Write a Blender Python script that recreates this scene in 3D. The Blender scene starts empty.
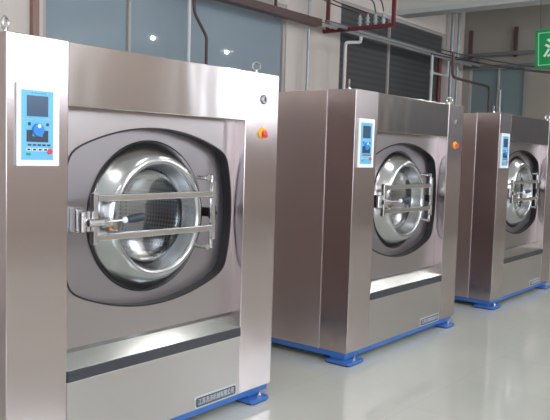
import bpy, bmesh, math, random
from mathutils import Vector, Matrix
random.seed(4)
C = bpy.context.scene.collection
SC = bpy.context.scene
pi = math.pi

# ------------------------------------------------------------------ camera
cam = bpy.data.cameras.new('camera'); co = bpy.data.objects.new('camera', cam); C.objects.link(co)
YAW, PIT, ROL = 0.90596144, -0.0782511, 0.02929833
fw = Vector((math.sin(YAW)*math.cos(PIT), math.cos(YAW)*math.cos(PIT), math.sin(PIT)))
r0 = Vector((math.cos(YAW), -math.sin(YAW), 0)); u0 = r0.cross(fw)
rt = r0*math.cos(ROL)+u0*math.sin(ROL); up = -r0*math.sin(ROL)+u0*math.cos(ROL)
M = Matrix((rt, up, -fw)).transposed().to_4x4(); M.translation = Vector((-1.797, -2.9285, 1.6205))
co.matrix_world = M
cam.sensor_fit = 'HORIZONTAL'; cam.sensor_width = 36; cam.lens = 726.3/550*36
cam.clip_start = 0.05; cam.clip_end = 100
SC.camera = co

# ------------------------------------------------------------------ world and exposure
w = bpy.data.worlds.new('world'); SC.world = w; w.use_nodes = True
w.node_tree.nodes['Background'].inputs[0].default_value = (.75, .85, 1, 1)
w.node_tree.nodes['Background'].inputs[1].default_value = 0.6
SC.view_settings.view_transform = 'Standard'; SC.view_settings.look = 'None'
SC.view_settings.gamma = 1; SC.view_settings.use_curve_mapping = False
SC.view_settings.exposure = 0.75
PANE = 6.6        # daylight coming through the frosted panes behind the camera
LAMP = 560.0       # pendant bulbs

# ------------------------------------------------------------------ materials
def lin(c): return tuple((x/255/12.92 if x/255 <= .04045 else ((x/255+.055)/1.055)**2.4) for x in c)+(1,)
def mat(name, rgb, rough=.5, metal=0, emit=0, noise=0, nscale=8, bump=0, bscale=20, spec=None, coat=0, aniso=0, tangent=None, bstretch=None):
    m = bpy.data.materials.new(name); m.use_nodes = True; nt = m.node_tree
    b = nt.nodes['Principled BSDF']; c = lin(rgb)
    b.inputs['Base Color'].default_value = c; b.inputs['Roughness'].default_value = rough; b.inputs['Metallic'].default_value = metal
    if spec is not None: b.inputs['Specular IOR Level'].default_value = spec
    if coat: b.inputs['Coat Weight'].default_value = coat; b.inputs['Coat Roughness'].default_value = .05
    if emit: b.inputs['Emission Color'].default_value = c; b.inputs['Emission Strength'].default_value = emit
    tc = nt.nodes.new('ShaderNodeTexCoord')
    if aniso:
        b.inputs['Anisotropic'].default_value = aniso
        v = nt.nodes.new('ShaderNodeCombineXYZ')
        for i in range(3): v.inputs[i].default_value = tangent[i]
        nt.links.new(v.outputs[0], b.inputs['Tangent'])
    if noise:
        n = nt.nodes.new('ShaderNodeTexNoise'); n.inputs['Scale'].default_value = nscale; n.inputs['Detail'].default_value = 4
        mx = nt.nodes.new('ShaderNodeMix'); mx.data_type = 'RGBA'
        mx.inputs['A'].default_value = tuple(max(0, x*(1-noise)) for x in c[:3])+(1,)
        mx.inputs['B'].default_value = tuple(min(1, x*(1+noise)) for x in c[:3])+(1,)
        nt.links.new(tc.outputs['Object'], n.inputs['Vector']); nt.links.new(n.outputs['Fac'], mx.inputs['Factor'])
        nt.links.new(mx.outputs['Result'], b.inputs['Base Color'])
    if bump:
        mp = nt.nodes.new('ShaderNodeMapping'); mp.inputs['Scale'].default_value = bstretch or (1, 1, 1)
        n = nt.nodes.new('ShaderNodeTexNoise'); n.inputs['Scale'].default_value = bscale; n.inputs['Detail'].default_value = 2
        bp = nt.nodes.new('ShaderNodeBump'); bp.inputs['Strength'].default_value = bump; bp.inputs['Distance'].default_value = .01
        nt.links.new(tc.outputs['Object'], mp.inputs['Vector']); nt.links.new(mp.outputs[0], n.inputs['Vector'])
        nt.links.new(n.outputs['Fac'], bp.inputs['Height']); nt.links.new(bp.outputs[0], b.inputs['Normal'])
    return m
ST = (204, 191, 190)
m_col = mat('steel_vertical_grain', ST, .22, 1, bump=.5, bscale=1.6, bstretch=(.6, 1, 1), aniso=.6, tangent=(1, 0, 0), noise=.03, nscale=3)
m_top = mat('steel_horizontal_grain', (190, 182, 180), .17, 1, bump=.8, bscale=1.6, bstretch=(1.3, 1, .5), aniso=.7, tangent=(0, 0, 1), noise=.03, nscale=3)
m_side = mat('steel_side_sheet', (224, 209, 205), .33, 1, bump=.3, bscale=1.3, noise=.04, nscale=2)
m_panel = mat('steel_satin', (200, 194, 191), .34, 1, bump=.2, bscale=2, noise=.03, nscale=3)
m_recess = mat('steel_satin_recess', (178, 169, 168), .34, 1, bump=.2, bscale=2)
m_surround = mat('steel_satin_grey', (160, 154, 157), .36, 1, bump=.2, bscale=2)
m_pol = mat('steel_polished', (186, 187, 188), .21, 1)
m_bright = mat('steel_bright', (220, 218, 218), .2, 1)
m_edge = mat('steel_edge_trim', (225, 212, 212), .3, 1)
m_ledge = mat('steel_ledge', (172, 174, 174), .22, 1, bump=.3, bscale=3)
m_rub = mat('black_rubber', (24, 22, 26), .5)
m_strip = mat('dark_strip', (56, 58, 64), .4)
m_blue = mat('blue_paint', (62, 112, 186), .45)
m_wh = mat('white_plastic', (238, 242, 246), .35)
m_cyan = mat('light_blue_film', (106, 182, 222), .35)
m_scr = mat('screen_grey', (62, 82, 108), .2)
m_key = mat('dark_key', (48, 56, 72), .4)
m_dial = mat('blue_dial', (40, 130, 215), .3)
m_red = mat('red_plastic', (225, 60, 70), .35)
m_grn = mat('green_plastic', (20, 150, 140), .35)
m_yel = mat('yellow_plastic', (245, 185, 40), .35)
m_grip = mat('black_grip', (45, 52, 66), .35)
m_dark = mat('dark_interior', (40, 40, 42), .7)
m_plate = mat('dark_nameplate', (82, 88, 98), .35)
m_silver = mat('silver_letters', (205, 208, 212), .35, .3)
m_brass = mat('brass', (215, 150, 90), .3, 1)
# drum steel with perforations
m_drum = mat('perforated_drum', (205, 210, 218), .3, 1)
nt = m_drum.node_tree; tc = nt.nodes['Texture Coordinate']
sep = nt.nodes.new('ShaderNodeSeparateXYZ'); nt.links.new(tc.outputs['Object'], sep.inputs[0])
vo = nt.nodes.new('ShaderNodeTexVoronoi'); vo.inputs['Scale'].default_value = 38; vo.inputs['Randomness'].default_value = 0
nt.links.new(tc.outputs['Object'], vo.inputs['Vector'])
rp = nt.nodes.new('ShaderNodeMapRange'); rp.inputs['From Min'].default_value = .30; rp.inputs['From Max'].default_value = .42
nt.links.new(vo.outputs['Distance'], rp.inputs['Value'])
mx = nt.nodes.new('ShaderNodeMix'); mx.data_type = 'RGBA'; mx.inputs['A'].default_value = lin((38, 40, 46)); mx.inputs['B'].default_value = lin((160, 168, 180))
nt.links.new(rp.outputs[0], mx.inputs['Factor']); nt.links.new(mx.outputs['Result'], nt.nodes['Principled BSDF'].inputs['Base Color'])
def glassy(name, tint, gloss, f0=.06):
    m = bpy.data.materials.new(name); m.use_nodes = True; nt = m.node_tree; nt.nodes.clear()
    o = nt.nodes.new('ShaderNodeOutputMaterial'); t = nt.nodes.new('ShaderNodeBsdfTransparent'); g = nt.nodes.new('ShaderNodeBsdfGlossy')
    t.inputs[0].default_value = lin(tint); g.inputs['Roughness'].default_value = gloss
    lw = nt.nodes.new('ShaderNodeLayerWeight'); lw.inputs['Blend'].default_value = .35
    mr = nt.nodes.new('ShaderNodeMapRange'); mr.inputs['To Min'].default_value = f0; mr.inputs['To Max'].default_value = .55
    nt.links.new(lw.outputs['Fresnel'], mr.inputs['Value'])
    mix = nt.nodes.new('ShaderNodeMixShader'); nt.links.new(mr.outputs[0], mix.inputs[0]); nt.links.new(t.outputs[0], mix.inputs[1]); nt.links.new(g.outputs[0], mix.inputs[2])
    nt.links.new(mix.outputs[0], o.inputs['Surface']); return m
m_glass = glassy('door_glass', (214, 224, 234), .2, .06)
# room
m_wall = mat('wall_plaster', (208, 198, 192), .8, noise=.04, nscale=2)
m_wall2 = mat('wall_plaster_grey', (152, 145, 137), .8, noise=.05, nscale=1.5)
m_ceil = mat('ceiling_paint', (205, 203, 198), .8)
m_beam = mat('beam_paint', (190, 192, 192), .6)
m_frame = mat('window_frame_paint', (176, 168, 164), .5)
m_pipeg = mat('grey_pipe', (165, 170, 174), .4, .4)
m_pipew = mat('white_pipe', (205, 205, 205), .4)
m_pbrown = mat('brown_pipe', (84, 62, 62), .5)
m_pred = mat('dark_red_paint', (104, 38, 46), .5)
m_cable = mat('black_cable', (48, 48, 52), .5)
m_cgrey = mat('grey_tray', (112, 112, 116), .5, .2)
m_sign = mat('green_sign', (0, 148, 78), .4)
m_signw = mat('white_sign_paint', (225, 238, 230), .4)
m_shade = mat('lamp_shade_metal', (190, 195, 198), .4, .5)
m_bluepane = mat('blue_frosted_glass', (142, 156, 166), .02, noise=.08, nscale=1.2, spec=.5)
m_bluepane2 = mat('teal_frosted_glass', (120, 136, 140), .2, noise=.08, nscale=1.2)
# slatted blind behind the dark window
m_blind = mat('dark_blind', (70, 71, 73), .4)
nt = m_blind.node_tree; tc = nt.nodes['Texture Coordinate']; wv = nt.nodes.new('ShaderNodeTexWave'); wv.bands_direction = 'Z'; wv.inputs['Scale'].default_value = 3.2
nt.links.new(tc.outputs['Object'], wv.inputs['Vector'])
mx = nt.nodes.new('ShaderNodeMix'); mx.data_type = 'RGBA'; mx.inputs['A'].default_value = lin((66, 67, 70)); mx.inputs['B'].default_value = lin((78, 80, 81))
nt.links.new(wv.outputs['Fac'], mx.inputs['Factor']); nt.links.new(mx.outputs['Result'], nt.nodes['Principled BSDF'].inputs['Base Color'])
m_emit = mat('frosted_daylight_pane', (225, 238, 250), .4, emit=PANE)
m_emit2 = mat('added_pane_glow', (225, 238, 250), .4, emit=PANE*.45)  # weaker glow, only for the added window at the near end
m_bulb = mat('bulb', (255, 250, 244), .4, emit=LAMP)
# floor tiles
m_floor = mat('floor_tile', (200, 200, 190), .09, spec=.85)
nt = m_floor.node_tree; b = nt.nodes['Principled BSDF']; tc = nt.nodes['Texture Coordinate']
br = nt.nodes.new('ShaderNodeTexBrick'); br.offset = 0; br.inputs['Scale'].default_value = 1.25; br.inputs['Brick Width'].default_value = 1; br.inputs['Row Height'].default_value = 1
br.inputs['Mortar Size'].default_value = .003; br.inputs['Color1'].default_value = lin((208, 210, 202)); br.inputs['Color2'].default_value = lin((212, 213, 205)); br.inputs['Mortar'].default_value = lin((200, 201, 194))
nz = nt.nodes.new('ShaderNodeTexNoise'); nz.inputs['Scale'].default_value = 1.1; nz.inputs['Detail'].default_value = 5
mx = nt.nodes.new('ShaderNodeMix'); mx.data_type = 'RGBA'; mx.blend_type = 'MULTIPLY'; mx.inputs['Factor'].default_value = .16
nt.links.new(tc.outputs['Object'], br.inputs['Vector']); nt.links.new(tc.outputs['Object'], nz.inputs['Vector'])
nt.links.new(br.outputs['Color'], mx.inputs['A']); nt.links.new(nz.outputs['Fac'], mx.inputs['B']); nt.links.new(mx.outputs['Result'], b.inputs['Base Color'])
mr = nt.nodes.new('ShaderNodeMapRange'); mr.inputs['To Min'].default_value = .05; mr.inputs['To Max'].default_value = .16
nt.links.new(nz.outputs['Fac'], mr.inputs['Value']); nt.links.new(mr.outputs[0], b.inputs['Roughness'])

# ------------------------------------------------------------------ mesh helpers
def link(name, bm, m, parent=None, smooth=False, bevel=0, seg=2, loc=None, rot=None):
    me = bpy.data.meshes.new(name); bmesh.ops.recalc_face_normals(bm, faces=bm.faces); bm.to_mesh(me); bm.free()
    o = bpy.data.objects.new(name, me); C.objects.link(o); me.materials.append(m)
    if parent: o.parent = parent
    if smooth:
        for p in me.polygons: p.use_smooth = True
        if smooth == 'auto':
            me.set_sharp_from_angle(angle=math.radians(38))
    if bevel:
        md = o.modifiers.new('bevel', 'BEVEL'); md.width = bevel; md.segments = seg; md.limit_method = 'ANGLE'
    if loc: o.location = loc
    if rot: o.rotation_euler = rot
    return o
def box(bm, x0, x1, y0, y1, z0, z1):
    v = [bm.verts.new((x, y, z)) for x in (x0, x1) for y in (y0, y1) for z in (z0, z1)]
    for f in ((0,1,3,2), (4,6,7,5), (0,4,5,1), (2,3,7,6), (0,2,6,4), (1,5,7,3)): bm.faces.new([v[i] for i in f])
def B(*boxes):
    bm = bmesh.new()
    for b in boxes: box(bm, *b)
    return bm
def lathe(bm, prof, cx=0, cy=0, cz=0, axis='Y', n=64, closed=False):
    # prof: list of (radius, along)
    rings = []
    for r, a in prof:
        ring = []
        for i in range(n):
            t = 2*pi*i/n; c, s = r*math.cos(t), r*math.sin(t)
            if axis == 'Y': p = (cx+c, cy+a, cz+s)
            elif axis == 'Z': p = (cx+c, cy+s, cz+a)
            else: p = (cx+a, cy+c, cz+s)
            ring.append(bm.verts.new(p))
        rings.append(ring)
    ps = list(zip(rings, rings[1:]))
    if closed: ps.append((rings[-1], rings[0]))
    for A, D in ps:
        for i in range(n):
            j = (i+1) % n
            bm.faces.new((A[i], A[j], D[j], D[i]))
    if not closed:
        bm.faces.new(rings[0]); bm.faces.new(rings[-1])
    return bm
def cyl(bm, x, y, z, r, h0, h1, axis='Z', n=24): return lathe(bm, [(r, h0), (r, h1)], x, y, z, axis, n)
def tube(bm, pts, r, n=10):
    pts = [Vector(p) for p in pts]; prev = None; rings = []
    for i, p in enumerate(pts):
        d = (pts[min(i+1, len(pts)-1)]-pts[max(i-1, 0)]).normalized()
        a = Vector((0, 0, 1)) if abs(d.z) < .9 else Vector((0, 1, 0))
        if prev is None: x = d.cross(a).normalized()
        else: x = (prev-d*prev.dot(d)).normalized()
        prev = x; y = d.cross(x)
        rings.append([bm.verts.new(p+x*r*math.cos(2*pi*k/n)+y*r*math.sin(2*pi*k/n)) for k in range(n)])
    for A, D in zip(rings, rings[1:]):
        for i in range(n): bm.faces.new((A[i], A[(i+1) % n], D[(i+1) % n], D[i]))
    bm.faces.new(rings[0]); bm.faces.new(rings[-1]); return bm
def rounded(pts, rad=.06, k=5):
    """polyline with rounded corners"""
    P = [Vector(p) for p in pts]; out = [P[0]]
    for a, b, c in zip(P, P[1:], P[2:]):
        d1 = (a-b); d2 = (c-b); q = min(rad, d1.length*.45, d2.length*.45); s = b+d1.normalized()*q; e = b+d2.normalized()*q
        for i in range(k+1):
            t = i/k; out.append(s*(1-t)**2+b*2*t*(1-t)+e*t*t)
    out.append(P[-1]); return out
def tag(o, label, cat, group=None, kind=None):
    o['label'] = label; o['category'] = cat
    if group: o['group'] = group
    if kind: o['kind'] = kind
    return o
def empty(name, loc): 
    o = bpy.data.objects.new(name, None); C.objects.link(o); o.location = loc; o.empty_display_size = .2; return o
def struct(name, bm, m, label=None, parent=None, **k):
    o = link(name, bm, m, parent, **k)
    if not parent:
        o['kind'] = 'structure'
        if label: o['label'] = label
    return o

# ------------------------------------------------------------------ room shell
XW, XE, YS, YN, ZC = -6.0, 12.6, -6.5, 3.5, 5.4
struct('floor', B((XW-.2, XE+.2, YS-.2, YN+.2, -.1, 0)), m_floor, 'glossy pale grey tiled floor')
struct('ceiling', B((XW-.2, XE+.2, YS-.2, YN+.2, ZC, ZC+.2)), m_ceil, 'plain off white ceiling')
def wall_with_holes(name, axis, a0, a1, t0, t1, holes, m, label):
    """axis X: wall runs along X between t0..t1 in Y; holes (a0,a1,z0,z1) disjoint in a"""
    bs = []; c = a0
    def add(p0, p1, z0, z1):
        if p1 > p0 and z1 > z0: bs.append((p0, p1, t0, t1, z0, z1) if axis == 'X' else (t0, t1, p0, p1, z0, z1))
    for h in sorted(holes):
        add(c, h[0], 0, ZC); add(h[0], h[1], 0, h[2]); add(h[0], h[1], h[3], ZC); c = h[1]
    add(c, a1, 0, ZC)
    return struct(name, B(*bs), m, label)
nwin = [(2.55, 6.55, 1.0, 3.72), (7.93, 11.72, 1.0, 4.05)]
wall_with_holes('wall_back', 'X', XW, XE, YN, YN+.2, nwin, m_wall, 'beige plaster wall behind the washers')
ewin = [(-5.3, -1.3, 1.5, 3.4), (2.17, 3.36, 1.0, 3.5)]
wall_with_holes('wall_right', 'Y', YS, YN, XE, XE+.2, ewin, m_wall2, 'grey beige end wall beyond the furthest washer')
swin = [(-4.6, -1.6, 1.0, 3.6), (2.7, 4.9, 2.45, 4.5), (8.3, 10.4, 2.3, 4.5)]
wall_with_holes('wall_front', 'X', XW, XE, YS-.2, YS, swin, m_wall, 'plaster wall with daylit windows facing the washers')
wwin = [(-5.2, -2.2, 1.0, 3.4)]
wall_with_holes('wall_left', 'Y', YS, YN, XW-.2, XW, wwin, m_wall, 'plaster wall at the near end of the room')
def window(name, axis, h, t, side, m, mull, label, hb=None, fr=.05):
    """frame with mullions plus a pane; side = direction towards the room along the thickness axis"""
    a0, a1, z0, z1 = h
    fb = [(a0, a0+fr, z0, z1), (a1-fr, a1, z0, z1), (a0+fr, a1-fr, z0, z0+fr), (a0+fr, a1-fr, z1-fr, z1)] + [(q-.018, q+.018, z0+fr, z1-fr) for q in mull]
    if hb: fb += [(a0+fr, a1-fr, hb-.02, hb+.02)]
    def bx(l, d0, d1):
        p, q = sorted((t+d0*side, t+d1*side))
        return B(*[((b[0], b[1], p, q, b[2], b[3]) if axis == 'X' else (p, q, b[0], b[1], b[2], b[3])) for b in l])
    o = struct(name, bx(fb, -.09, -.02), m_frame, label, bevel=.004)
    p = link('window_pane', bx([(a0+.01, a1-.01, z0+.01, z1-.01)], -.075, -.06), m, o)
    p['label'] = 'flat window pane'
    return o
window('window_1', 'X', nwin[0], YN, -1, m_bluepane, [3.69], 'wide blue frosted window behind the nearest washer')
window('window_2', 'X', nwin[1], YN, -1, m_blind, [9.55], 'dark blinded window behind the middle washer')
window('added_window_8', 'Y', ewin[0], XE, -1, m_blind, [-3.3], 'unseen dark blinded window added to the end wall to darken reflections')  # out of view, added so the far top panels mirror something dark
window('window_3', 'Y', ewin[1], XE, -1, m_bluepane2, [2.74], 'teal window in the end wall')
window('window_4', 'X', swin[0], YS, 1, m_emit, [-3.1], 'daylit window behind the camera')
window('window_5', 'X', swin[1], YS, 1, m_emit, [3.8], 'daylit window facing the nearest washer')
window('added_window_7', 'Y', wwin[0], XW, 1, m_emit2, [-3.7], 'glowing window added at the near end of the room to brighten the washers')  # added light source, brightens the door rings and washer sides
window('window_6', 'X', swin[2], YS, 1, m_emit, [9.35], 'daylit window in the wall facing the washers')
struct('trim_1', B((9.75, 10.0, YS, YN, 4.18, 4.75)), m_ceil, 'pale ceiling beam crossing above the washers', bevel=.01)
struct('trim_2', B((9.70, 10.05, YS, YN, 4.10, 4.18)), m_beam, 'grey lower flange of the ceiling beam')
struct('trim_3', B((2.40, 2.47, 3.44, 3.5, 0, ZC)), mat('trim_brown', (150, 120, 108), .6), 'narrow brown vertical wall strip left of the blue window')

# ------------------------------------------------------------------ washer
W, CL, CR, P, H, Z0 = 1.943, .327, .322, 2.883, 2.12, .09
CX, CZ = .975, 1.245
def hole(k=1.0, n=160):
    pts = []
    for i in range(n):
        t = 2*pi*i/n; c, s = math.cos(t), math.sin(t); lo, hi = 0, 1.2
        for _ in range(30):
            r = (lo+hi)/2; x, z = r*c, r*s
            # smooth union of the four arcs
            e = (abs(z)/(.492-.135*(x/.58)**2 if abs(x) < 1.0 else .05))
            g = (abs(x)/max(.05, (.628-.055*(z/.36)**2)))
            if (e**22+g**22)**(1/22) < 1: lo = r
            else: hi = r
        pts.append((r*c*k, r*s*k))
    return pts
def ring_between(bm, A, D):
    """A, D: closed loops of 3D points of the same length"""
    va = [bm.verts.new(p) for p in A]; vd = [bm.verts.new(p) for p in D]; n = len(A)
    for i in range(n): bm.faces.new((va[i], va[(i+1) % n], vd[(i+1) % n], vd[i]))
    return bm
def off(pts, d):
    n = len(pts); out = []
    for i in range(n):
        a, b = pts[i-1], pts[(i+1) % n]; tx, tz = b[0]-a[0], b[1]-a[1]; L = math.hypot(tx, tz)
        out.append((pts[i][0]+tz/L*d, pts[i][1]-tx/L*d))
    return out
def text_mesh(name, s, size, m, parent, loc, rot=(pi/2, 0, 0), ext=.0015, shear=0, sx=1, align='CENTER'):
    cu = bpy.data.curves.new(name, 'FONT'); cu.body = s; cu.size = size; cu.extrude = ext; cu.align_x = align; cu.align_y = 'CENTER'; cu.shear = shear; cu.offset = .006 if shear else 0
    o = bpy.data.objects.new(name, cu); C.objects.link(o)
    dg = bpy.context.evaluated_depsgraph_get(); me = bpy.data.meshes.new_from_object(o.evaluated_get(dg))
    bpy.data.objects.remove(o); o = bpy.data.objects.new(name, me); C.objects.link(o)
    me.materials.clear(); me.materials.append(m); o.location = loc; o.rotation_euler = rot; o.scale = (sx, 1, 1); o.parent = parent
    return o

def make_washer():
    r = empty('industrial_washer', (0, 0, 0))
    YB = 1.7
    # rear cabinet, a shell open to the front
    bm = B((0.006, .02, .268, YB, Z0, H-.004), (W-.02, W-.006, .268, YB, Z0, H-.004), (0.02, W-.02, .268, YB, H-.018, H-.004), (0.02, W-.02, .268, YB, Z0, Z0+.014), (0.02, W-.02, YB-.014, YB, Z0+.014, H-.018))
    link('cabinet', bm, m_side, r)
    # joint strips between front frame and cabinet
    link('joint_strip', B((-.004, .006, .258, .272, Z0, H)), m_edge, r, bevel=.002)
    link('joint_strip', B((W-.006, W+.004, .258, .272, Z0, H)), m_edge, r, bevel=.002)
    # front columns
    link('front_column', B((0, CL, 0, .258, Z0, H)), m_col, r, bevel=.005, seg=3)
    link('front_column', B((W-CR, W, 0, .258, Z0, H)), m_col, r, bevel=.005, seg=3)
    link('top_panel', B((CL+.001, W-CR-.001, .003, .258, 1.815, H-.003)), m_top, r, bevel=.004)
    # recessed front panel with a bulging opening
    YP = .09; hp = hole(); n = len(hp); x0, x1, z0, z1 = CL, W-CR, .575, 1.815
    out = []
    for (hx, hz) in hp:
        ts = []
        if hx > 1e-9: ts.append((x1-CX)/hx)
        if hx < -1e-9: ts.append((x0-CX)/hx)
        if hz > 1e-9: ts.append((z1-CZ)/hz)
        if hz < -1e-9: ts.append((z0-CZ)/hz)
        t = min(ts); out.append((CX+hx*t, YP, CZ+hz*t))
    # snap the nearest ray to each corner
    for cxx in (x0, x1):
        for czz in (z0, z1):
            i = min(range(n), key=lambda i: (out[i][0]-cxx)**2+(out[i][2]-czz)**2); out[i] = (cxx, YP, czz)
    inn = [(CX+a, YP, CZ+b) for a, b in hp]; inn2 = [(CX+a, YP+.062, CZ+b) for a, b in hp]
    bm = ring_between(bmesh.new(), out, inn); ring_between(bm, inn, inn2); bmesh.ops.remove_doubles(bm, verts=bm.verts, dist=1e-5)
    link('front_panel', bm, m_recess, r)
    # dark seal lining the opening
    o1, i1 = hp, off(hp, -.006)
    def L(pts, y): return [(CX+a, y, CZ+b) for a, b in pts]
    bm = ring_between(bmesh.new(), L(o1, YP-.004), L(i1, YP-.004)); ring_between(bm, L(i1, YP-.004), L(i1, YP+.064)); ring_between(bm, L(off(hp, .003), YP+.001), L(off(hp, .003), YP-.004)); ring_between(bm, L(off(hp, .003), YP-.004), L(o1, YP-.004))
    bmesh.ops.remove_doubles(bm, verts=bm.verts, dist=1e-5); link('panel_seal', bm, m_rub, r, smooth='auto')
    # sunken surround plate
    YR = YP+.062
    circ = [(CX+.3*math.cos(2*pi*i/n), YR, CZ+.3*math.sin(2*pi*i/n)) for i in range(n)]
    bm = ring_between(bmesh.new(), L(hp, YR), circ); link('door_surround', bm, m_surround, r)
    # drum
    bm = bmesh.new(); prof = [(.36, .20), (.455, .26), (.455, .85), (.43, .90), (.05, .90)]
    lathe(bm, prof, CX, 0, CZ, n=72)
    bm.faces.ensure_lookup_table(); bmesh.ops.delete(bm, geom=[bm.faces[-2]], context='FACES_ONLY')
    d = link('drum', bm, m_drum, r, smooth='auto')
    bm = lathe(bmesh.new(), [(.30, YR), (.30, .205), (.37, .205), (.37, .215), (.29, .215), (.29, YR)], CX, 0, CZ, closed=True); link('drum_mouth', bm, m_rub, d, smooth='auto')
    # door
    prof = [(.422, YR-.001), (.420, .144), (.404, .126), (.392, .112), (.376, .094), (.362, .080), (.348, .066), (.334, .055), (.320, .049), (.308, .048), (.298, .052), (.291, .061), (.287, .074), (.273, .135), (.266, .150), (.268, .158), (.30, YR-.001)]
    dr = link('door', lathe(bmesh.new(), prof, CX, 0, CZ, n=96, closed=True), m_pol, r, smooth='auto')
    link('door_seal', lathe(bmesh.new(), [(.421, YR-.001), (.426, YR-.001), (.426, .147), (.424, .146), (.421, .147)], CX, 0, CZ, n=96, closed=True), m_rub, dr, smooth='auto')
    gp = [(.262*math.sin(t), .148+.07*(math.cos(t)-0)) for t in [pi/2*k/14 for k in range(1, 15)]]
    bm = lathe(bmesh.new(), gp, CX, 0, CZ, n=72); bm.faces.ensure_lookup_table(); bmesh.ops.delete(bm, geom=[bm.faces[-1]], context='FACES_ONLY')
    link('door_glass', bm, m_glass, dr, smooth='auto')
    xb0, xb1 = .50, 1.35
    for z in (1.368, 1.168):
        bm = B((xb0, xb1+.012, .006, .026, z-.018, z+.018)); link('door_bar', bm, m_bright, dr, bevel=.005)
    # latch side
    link('latch_plate', B((.478, .508, -.004, .03, 1.135, 1.395)), m_bright, dr, bevel=.006)
    bm = B((.455, .475, .02, .12, 1.20, 1.305), (.445, .485, .10, YR, 1.19, 1.315)); box(bm, .43, .50, .0, .035, 1.235, 1.27); cyl(bm, .43, .02, 1.252, .017, -.05, .05); link('latch_catch', bm, m_bright, dr, bevel=.004)
    bm = cyl(bmesh.new(), .47, -.018, 1.25, .02, -.04, .05, 'X'); box(bm, .515, .54, -.032, -.004, 1.235, 1.265); link('latch_block', bm, m_bright, dr, bevel=.004)
    bm = bmesh.new(); tube(bm, [(.53, -.018, 1.25), (.56, -.05, 1.256), (.612, -.08, 1.262)], .006); link('handle_rod', bm, m_bright, dr, smooth='auto')
    bm = bmesh.new(); bmesh.ops.create_uvsphere(bm, u_segments=16, v_segments=10, radius=.016, matrix=Matrix.Translation((.612, -.08, 1.262))); link('handle_ball', bm, m_wh, dr, smooth=True)
    bm = bmesh.new(); d0 = Vector((.612, -.08, 1.262)); dd = Vector((.10, -.03, .014)); 
    pts = [d0+dd*t for t in (.1, .14, .3, .6, .9, .99, 1.03)]; rr = [.012, .017, .021, .023, .022, .016, .006]
    ax = dd.normalized(); xx = ax.cross(Vector((0, 0, 1))).normalized(); yy = ax.cross(xx); rings = []
    for p_, q in zip(pts, rr): rings.append([bm.verts.new(p_+xx*q*math.cos(2*pi*k/14)+yy*q*math.sin(2*pi*k/14)) for k in range(14)])
    for A, D in zip(rings, rings[1:]):
        for i in range(14): bm.faces.new((A[i], A[(i+1) % 14], D[(i+1) % 14], D[i]))
    bm.faces.new(rings[0]); bm.faces.new(rings[-1]); link('handle_grip', bm, m_grip, dr, smooth='auto')
    bm = bmesh.new()
    for (x, z) in ((.57, 1.215), (.592, 1.216)): cyl(bm, x, -.006, z, .009, -.012, .012, 'Y', 12)
    link('brass_screw', bm, m_brass, dr)
    # hinge side
    bm = cyl(bmesh.new(), 1.362, .03, 0, .012, 1.045, 1.475, 'Z', 16); box(bm, 1.345, 1.368, .004, .022, 1.10, 1.44); link('hinge_rod', bm, m_bright, dr, smooth='auto')
    for z in (1.465, 1.055):
        bm = B((1.305, 1.362, .03, .045, z-.009, z+.009)); cyl(bm, 1.318, 0, z, .014, .02, .1, 'Y', 16); cyl(bm, 1.318, 0, z, .018, .012, .024, 'Y', 12)
        link('hinge_mount', bm, m_bright, dr, smooth='auto')
    bm = B((1.40, 1.42, .05, YR, 1.225, 1.28), (1.42, 1.445, .07, YR, 1.235, 1.27)); cyl(bm, 1.362, .03, 1.25, .017, -.03, .03); cyl(bm, 1.42, .06, 1.25, .010, -.045, .045); box(bm, 1.36, 1.42, .035, .055, 1.24, 1.262)
    link('hinge_bracket', bm, m_rub, dr, bevel=.003)
    # ledge, strip, lower panel
    bm = bmesh.new(); xs = (CL+.001, W-CR-.001); sec = [(.002, .524), (.070, .592), (YP, .606), (YP+.03, .606), (YP+.03, .50), (.002, .50)]
    va = [[bm.verts.new((x, y, z)) for y, z in sec] for x in xs]; k = len(sec)
    for i in range(k): bm.faces.new((va[0][i], va[0][(i+1) % k], va[1][(i+1) % k], va[1][i]))
    bm.faces.new(va[0]); bm.faces.new(va[1]); link('ledge', bm, m_ledge, r, bevel=.002)
    link('ledge_strip', B((CL+.001, W-CR-.001, -.006, .02, .466, .523)), m_strip, r, bevel=.003)
    link('lower_panel', B((CL+.002, W-CR-.002, .002, .2, Z0, .465)), m_panel, r, bevel=.003)
    # nameplate
    def rrect(bm, xa, xb, za, zb, rad, y0, y1):
        pts = []
        for cx_, cz_, a0 in ((xb-rad, zb-rad, 0), (xa+rad, zb-rad, pi/2), (xa+rad, za+rad, pi), (xb-rad, za+rad, 3*pi/2)):
            for i in range(7): t = a0+pi/2*i/6; pts.append((cx_+rad*math.cos(t), cz_+rad*math.sin(t)))
        A = [bm.verts.new((x, y0, z)) for x, z in pts]; D = [bm.verts.new((x, y1, z)) for x, z in pts]
        for i in range(len(pts)): bm.faces.new((A[i], A[(i+1) % len(pts)], D[(i+1) % len(pts)], D[i]))
        bm.faces.new(A); bm.faces.new(D); return bm
    xa, xb, za, zb = 1.222, 1.592, .098, .168
    npl = link('nameplate', rrect(bmesh.new(), xa, xb, za, zb, .018, -.004, .003), m_silver, r)
    link('plate_field', rrect(bmesh.new(), xa+.008, xb-.008, za+.007, zb-.007, .013, -.006, -.003), m_plate, npl)
    text_mesh('lettering', '江苏洗涤机械有限公司', .040, m_silver, npl, ((xa+xb)/2, -.0065, (za+zb)/2-.001), sx=.80)
    # control panel
    px, pz, pw, ph = .045, 1.529, .222, .374
    cp = link('control_panel', B((px, px+pw, -.014, .0, pz, pz+ph)), m_wh, r, bevel=.004)
    fx0, fx1, fz0, fz1 = px+pw*.09, px+pw*.84, pz+ph*.075, pz+ph*.915
    fwid, fh = fx1-fx0, fz1-fz0
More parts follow.
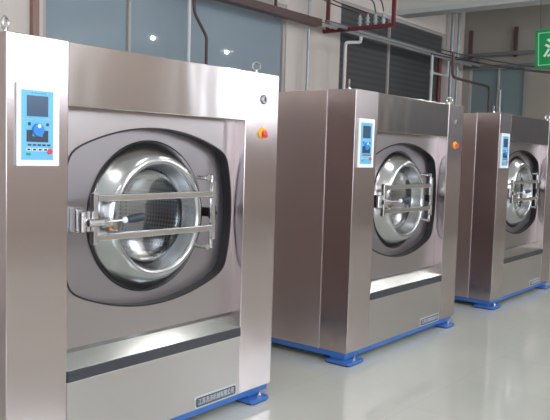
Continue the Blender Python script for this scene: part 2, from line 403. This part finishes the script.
    link('face_film', B((fx0, fx1, -.0155, -.013, fz0, fz1)), m_cyan, cp, bevel=.001)
    def U(u): return fx0+fwid*u
    def V(v): return fz1-fh*v
    def flat(name, rects, m, y=-.0165): return link(name, B(*[(U(a), U(b), y-.001, -.014, V(d), V(c)) for a, b, c, d in rects]), m, cp)
    flat('screen', [(.17, .82, .075, .37)], m_scr, -.0175)
    flat('divider_line', [(.0, 1, .405, .412)], mat('pale_blue_line', (150, 190, 205), .4))
    flat('key_block', [(.16, .33, .57, .74), (.33, .66, .66, .74), (.66, .83, .57, .74)], m_key)
    bm = cyl(bmesh.new(), U(.5), 0, V(.565), .030, -.027, -.015, 'Y', 32); link('dial', bm, m_dial, cp, bevel=.003)
    bm = cyl(bmesh.new(), U(.51), 0, V(.51), .009, -.029, -.026, 'Y', 16); link('dial_mark', bm, m_wh, cp)
    flat('indicator', [(.20, .28, .46, .505)], m_key); flat('indicator', [(.77, .85, .46, .505)], m_key)
    for i in range(5): u = .20+i*.15; flat('key', [(u, u+.10, .77, .795)], m_key)
    for i in range(4):
        u = .15+i*.175; flat('key_border', [(u, u+.14, .828, .872)], m_wh); flat('key', [(u+.025, u+.115, .836, .864)], m_key, -.018)
    flat('green_button', [(.15, .28, .90, .935)], m_grn)
    link('red_button', cyl(bmesh.new(), U(.88), 0, V(.875), .013, -.022, -.015, 'Y', 20), m_red, cp)
    text_mesh('header_letters', 'XGQ-100F', .017, m_key, cp, (U(.5), -.0165, V(.038)), ext=.0006) if False else flat('header_marks', [(.30+.1*i, .35+.1*i, .03, .045) for i in range(5)], mat('header_blue', (70, 140, 185), .5))
    # lock and emergency stop on the right column
    lk = link('panel_lock', lathe(bmesh.new(), [(.030, .001), (.031, -.006), (.026, -.012), (.014, -.012)], W-.152, 0, 1.955, n=24), m_surround, r, smooth='auto')
    link('lock_slot', B((W-.156, W-.148, -.016, -.011, 1.942, 1.968)), m_rub, lk)
    es = link('emergency_stop', lathe(bmesh.new(), [(.036, .001), (.037, -.004), (.034, -.008)], W-.160, 0, 1.743, n=28), m_yel, r, smooth='auto')
    es['label'] = 'yellow round plate with red mushroom button'
    link('stop_button', lathe(bmesh.new(), [(.014, -.006), (.014, -.012), (.023, -.015), (.025, -.024), (.014, -.028)], W-.153, 0, 1.738, n=24), m_red, es, smooth='auto')
    # lifting eyes
    for (ex, ey, rz) in ((.055, .1, .55), (W-.115, .1, -.95), (.06, YB-.15, 0), (W-.06, YB-.15, 0)):
        bm = bmesh.new(); cyl(bm, 0, 0, 0, .022, 0, .008, 'Z', 16); cyl(bm, 0, 0, 0, .009, 0, .028, 'Z', 12)
        R_, q = .026, .0075; n1, n2 = 24, 8
        vs = [[bm.verts.new(((R_+q*math.cos(2*pi*j/n2))*math.cos(2*pi*i/n1), q*math.sin(2*pi*j/n2), .050+(R_+q*math.cos(2*pi*j/n2))*math.sin(2*pi*i/n1))) for j in range(n2)] for i in range(n1)]
        for i in range(n1):
            for j in range(n2): bm.faces.new((vs[i][j], vs[(i+1) % n1][j], vs[(i+1) % n1][(j+1) % n2], vs[i][(j+1) % n2]))
        link('lifting_eye', bm, m_bright, r, smooth='auto', loc=(ex, ey, H-.001 if ey < .2 else H-.004), rot=(0, 0, rz))
    # blue base
    bm = B((.01, W-.01, .022, .07, .046, Z0), (.02, W-.02, YB-.08, YB-.02, .046, Z0), (.012, .06, .07, YB-.08, .046, Z0), (W-.06, W-.012, .07, YB-.08, .046, Z0))
    link('base_frame', bm, m_blue, r, bevel=.003)
    for (a, b_) in ((-.03, .20), (W-.24, W-.055)):
        for (c, d_) in ((-.045, .19), (YB-.2, YB+.03)):
            def slab(x0, x1, y0, y1, z0, z1, q):
                bm = bmesh.new(); pts = []
                for cx_, cy_, a0 in ((x1-q, y1-q, 0), (x0+q, y1-q, pi/2), (x0+q, y0+q, pi), (x1-q, y0+q, 3*pi/2)):
                    for i in range(6): t = a0+pi/2*i/5; pts.append((cx_+q*math.cos(t), cy_+q*math.sin(t)))
                A = [bm.verts.new((x, y, z0)) for x, y in pts]; D = [bm.verts.new((x, y, z1)) for x, y in pts]
                for i in range(len(pts)): bm.faces.new((A[i], A[(i+1) % len(pts)], D[(i+1) % len(pts)], D[i]))
                bm.faces.new(A); bm.faces.new(D); return bm
            bm = slab(a, b_, c, d_, .008, .028, .03); box(bm, a+.05, b_-.04, c+.08, d_-.03, .028, .048)
            f = link('foot_plate', bm, m_blue, r, bevel=.003)
            link('rubber_pad', slab(a+.008, b_-.008, c+.008, d_-.008, 0, .0085, .03), m_rub, f)
            bm = cyl(bmesh.new(), (a+b_)/2+.03, c+.045, 0, .016, .028, .042, 'Z', 6); cyl(bm, (a+b_)/2+.03, c+.045, 0, .008, .042, .058, 'Z', 10); link('foot_bolt', bm, m_bright, f)
    return r
def children(o): return [x for x in bpy.data.objects if x.parent == o]
def copy_tree(o, parent=None):
    c = o.copy(); C.objects.link(c)
    if parent: c.parent = parent
    for ch in children(o):
        copy_tree(ch, c)
    return c
w1 = make_washer()
w2 = copy_tree(w1); w2.location = (P, 0, 0)
w3 = copy_tree(w1); w3.location = (2*P, 0, 0)
g = 'stainless steel industrial washers standing in a row'
tag(w1, 'large stainless steel front loading washer nearest the camera, its whole front in view', 'washing machine', g)
tag(w2, 'stainless steel industrial washer standing in the middle of the row of three', 'washing machine', g)
tag(w3, 'stainless steel industrial washer furthest away, cut off by the right edge beneath the green sign', 'washing machine', g)

# ------------------------------------------------------------------ pipes and trays on the back wall
def pipe(name, pts, rad, m, label, cat='pipe', group=None, rr=.06):
    o = link(name, tube(bmesh.new(), rounded(pts, rr), rad), m, smooth='auto'); tag(o, label, cat, group); return o
TY = 3.2
# cable tray
t = empty('cable_tray', (1.0, TY, 3.50)); tag(t, 'long brown cable tray running along the wall in front of the blue window', 'cable tray')
link('tray_channel', B((0, 5.9, -.07, -.06, -.05, .05), (0, 5.9, .06, .07, -.05, .05), (0, 5.9, -.06, .06, -.05, -.04)), m_pbrown, t)
bm = bmesh.new()
for k in range(3): tube(bm, [(0, -.04+.04*k, -.02), (5.9, -.04+.04*k, -.02)], .016)
link('tray_cables', bm, m_cable, t)
for k in range(3):
    link('tray_hanger', B((.4+k*2.3, .43+k*2.3, .07, .10, -.05, 1.9)), m_pbrown, t)
# bundle of pipes onward
ys = [3.02, 3.10, 3.20, 3.30]
cols = [m_pipeg, m_cgrey, m_pipew, m_cgrey]
lab = ['thin grey conduit running along the wall, frontmost of the four', 'dark grey conduit second from the front of the four', 'pale conduit third from the front of the four', 'dark grey conduit nearest the wall of the four']
for y, m, l, z in zip(ys, cols, lab, (3.485, 3.53, 3.50, 3.545)):
    pipe('conduit', [(6.95, y, z), (12.3, y, z)], .022, m, l+' over the middle washer', 'pipe', 'conduits above the middle washer')
# red hanging frame
t = empty('trapeze_support', (7.4, 2.85, 3.5)); tag(t, 'dark red steel trapeze frame hanging above the middle washer', 'pipe support')
link('crossbar', B((-.025, .025, -.62, .60, -.055, 0)), m_pred, t, bevel=.003)
link('upright', B((-.02, .02, -.62, -.57, 0, ZC-3.5)), m_pred, t)
link('upright', B((-.02, .02, .5, .55, 0, ZC-3.5)), m_pred, t)
vp = []
for k in range(4):
    v = empty('insulator', (7.4, 2.42+.13*k, 3.5)); vp.append(v)
    link('body', lathe(bmesh.new(), [(.022, .002), (.022, .03), (.036, .035), (.036, .06), (.024, .065), (.024, .085), (.034, .09), (.034, .115), (.02, .12), (.02, .15)], n=18, axis='Z'), m_pipeg, v, smooth='auto')
    link('cap', cyl(bmesh.new(), 0, 0, 0, .014, .15, .175, 'Z', 12), [m_pipew, m_grn, m_red, m_red][k], v)
    tag(v, ['grey insulator with a pale cap at the near end of the red frame', 'grey insulator with a green cap on the red frame', 'grey insulator with a red cap beside the green capped one on the frame', 'grey insulator with a red cap nearest the wall on the frame'][k], 'insulator', 'insulators on the red frame')
for k in range(4):
    y = 2.42+.13*k
    pipe('cable', [(7.4, y, 3.675), (7.38, y+.03, 3.85), (7.3, y+.25+.05*k, 3.95-.03*k), (7.1, 3.2+.04*k, 4.2), (7.0, 3.3+.03*k, 5.38)] if k < 2 else
         [(7.4, y, 3.675), (7.3, y+.1, 3.72), (6.9, y+.3, 3.8), (6.0, 3.1+.02*k, 3.95+.05*k), (4.5, 3.3, 4.1+.06*k)], .009, m_cable,
         ['black cable looping up from the pale capped insulator', 'black cable looping up from the green capped insulator', 'black cable running left from the middle red capped insulator', 'black cable running left from the red capped insulator nearest the wall'][k], 'cable', 'cables above the red frame', rr=.2)
# vertical services
pipe('wall_pipe', [(6.87, 3.34, .02), (6.87, 3.34, ZC-.01)], .024, m_pipeg, 'straight grey vertical pipe between the two back windows', rr=.05)
pipe('water_pipe', [(7.33, 3.0, .02), (7.33, 3.0, 3.27), (7.75, 3.0, 3.33), (7.75, 3.0, 3.42)], .025, m_pipew, 'white pipe rising behind the middle washer and bending right at the top')
pipe('water_pipe', [(7.95, 2.95, 3.34), (8.25, 2.95, 3.34), (8.5, 2.95, 3.24), (8.5, 2.95, 2.9)], .022, m_pipew, 'short pale curved pipe under the red frame') if False else None
pipe('drop_pipe', [(7.68, 3.2, .02), (7.68, 3.2, 3.27)], .026, m_pred, 'dark red vertical pipe in front of the dark window')
t = empty('vent_pipe', (10.42, 3.13, 0)); tag(t, 'white vertical pipe with a side branch in front of the dark window', 'pipe')
link('pipe_run', tube(bmesh.new(), [(0, 0, .02), (0, 0, 3.47)], .028), m_pipew, t, smooth='auto')
link('pipe_branch', tube(bmesh.new(), rounded([(0, 0, 3.16), (.68, 0, 3.16), (.68, 0, 3.45)], .05), .020), m_pipew, t, smooth='auto')
link('pipe_elbow', cyl(bmesh.new(), 0, 0, 0, .036, 3.12, 3.20, 'Z', 14), m_pipew, t)
pipe('drop_pipe', [(10.98, 3.25, .02), (10.98, 3.25, 3.50)], .04, m_pred, 'dark red vertical pipe at the right end of the dark window')
pipe('riser_pipe', [(11.72, 3.36, .02), (11.72, 3.36, ZC-.01)], .040, m_pipeg, 'left one of two grey risers near the corner')
pipe('riser_pipe', [(12.02, 3.36, .02), (12.02, 3.36, ZC-.01)], .034, m_pipeg, 'right one of two grey risers near the corner')
pipe('steam_pipe', [(9.72, 2.4, 3.40), (9.72, 2.4, 2.98), (11.35, 2.4, 2.96), (11.35, 2.4, .02)], .025, m_pbrown, 'brown pipe stepping down to the right behind the furthest washer', rr=.12)
pipe('supply_pipe', [(12.0, 2.45, .02), (12.0, 2.45, 2.97)], .03, m_pipeg, 'short grey vertical pipe rising behind the furthest washer')
pipe('wall_pipe', [(4.30, 3.2, .02), (4.30, 3.2, 3.44)], .022, m_pipew, 'thin white vertical pipe in front of the blue window')
pipe('drain_pipe', [(4.36, 3.2, 3.44), (4.39, 3.2, 3.22), (4.60, 3.2, 2.98), (4.60, 3.2, .02)], .019, m_pbrown, 'brown bent pipe in front of the blue window', rr=.05)

# services on the end wall
t = empty('pipe_rack', (12.4, 0, 3.5)); tag(t, 'grey horizontal pipe rack hanging across the end wall', 'pipe rack')
link('rail', B((-.03, .03, YS+.3, 3.4, .18, .245)), m_cgrey, t); link('rail', B((-.03, .03, YS+.3, 3.4, -.06, .0)), m_cgrey, t)
for k in range(6):
    y = 3.1-1.4*k; link('rack_strut', B((-.025, .025, y-.03, y+.03, .0, .18)), m_cgrey, t)
for y in (3.34, 2.40, .4, -1.6, -3.6):
    link('hanger_rod', B((.12, .2, y-.03, y+.03, .16, .74), (.03, .12, y-.03, y+.03, .18, .22)), m_pbrown, t)
for k, (dz, sag) in enumerate(((0, .25), (.03, .38), (.06, .30))):
    pts = []
    for i in range(13):
        q = i/12; pts.append((9.9+2.3*q, 2.9-.09*k-3.1*q, 3.42+dz-4*sag*q*(1-q)*.5-.25*q))
    o = link('slack_cable', tube(bmesh.new(), pts, .010), m_cable, smooth='auto')
    tag(o, ['black slack cable strung to the end wall, the middle one', 'black slack cable hanging lowest towards the end wall', 'black slack cable strung highest towards the end wall'][k], 'cable', 'slack cables towards the end wall')

# green sign
s = empty('hanging_sign', (8.0, .13, 3.10)); tag(s, 'green hanging sign with a white border and white character', 'sign')
link('sign_board', B((-.012, .012, -.24, .31, -.255, .255)), m_sign, s, bevel=.004)
bw = [(-.015, -.011, -.20, -.188, -.215, .215), (-.015, -.011, .258, .27, -.215, .215), (-.015, -.011, -.188, .258, .203, .215), (-.015, -.011, -.188, .258, -.215, -.203)]
link('sign_border', B(*bw), mat('sign_border_paint', (160, 212, 182), .4), s)
text_mesh('sign_character', '洗', .25, m_signw, s, (-.014, .085, -.01), rot=(pi/2, 0, -pi/2), ext=.002, shear=.2)
for y in (-.17, .24): link('sign_wire', B((-.003, .003, y-.003, y+.003, .25, ZC-3.12+.02)), m_cable, s)
s.rotation_euler = (-.05, 0, 0)

# pendant lamps
def lamp():
    l = empty('pendant_lamp', (0, 0, 0))
    link('lamp_shade', lathe(bmesh.new(), [(.04, .13), (.06, .12), (.12, .09), (.165, .05), (.17, .05), (.125, .10), (.06, .135), (.04, .14)], n=32, axis='Z', closed=True), m_shade, l, smooth='auto')
    bm = bmesh.new(); bmesh.ops.create_uvsphere(bm, u_segments=16, v_segments=10, radius=.034, matrix=Matrix.Translation((0, 0, .03))); link('bulb', bm, m_bulb, l, smooth=True)
    link('lamp_socket', cyl(bmesh.new(), 0, 0, 0, .035, .09, .20, 'Z', 16), m_cgrey, l)
    link('lamp_cord', cyl(bmesh.new(), 0, 0, 0, .006, .20, ZC-3.9, 'Z', 8), m_cable, l)
    return l
l0 = lamp()
k = 0
for y in (-1.5, -4.5):
    for i in range(6):
        if i == 3 and y > -3: continue
        l = l0 if k == 0 else copy_tree(l0); k += 1
        l.location = (-.55+2.3*i, y, 3.9)
        tag(l, 'pendant lamp, %s from the left in the row %s' % (['first', 'second', 'third', 'fourth', 'fifth', 'sixth'][i-(i > 3 and y > -3)], 'nearer the washers' if y > -3 else 'nearer the windows'), 'lamp', 'pendant lamps over the aisle')
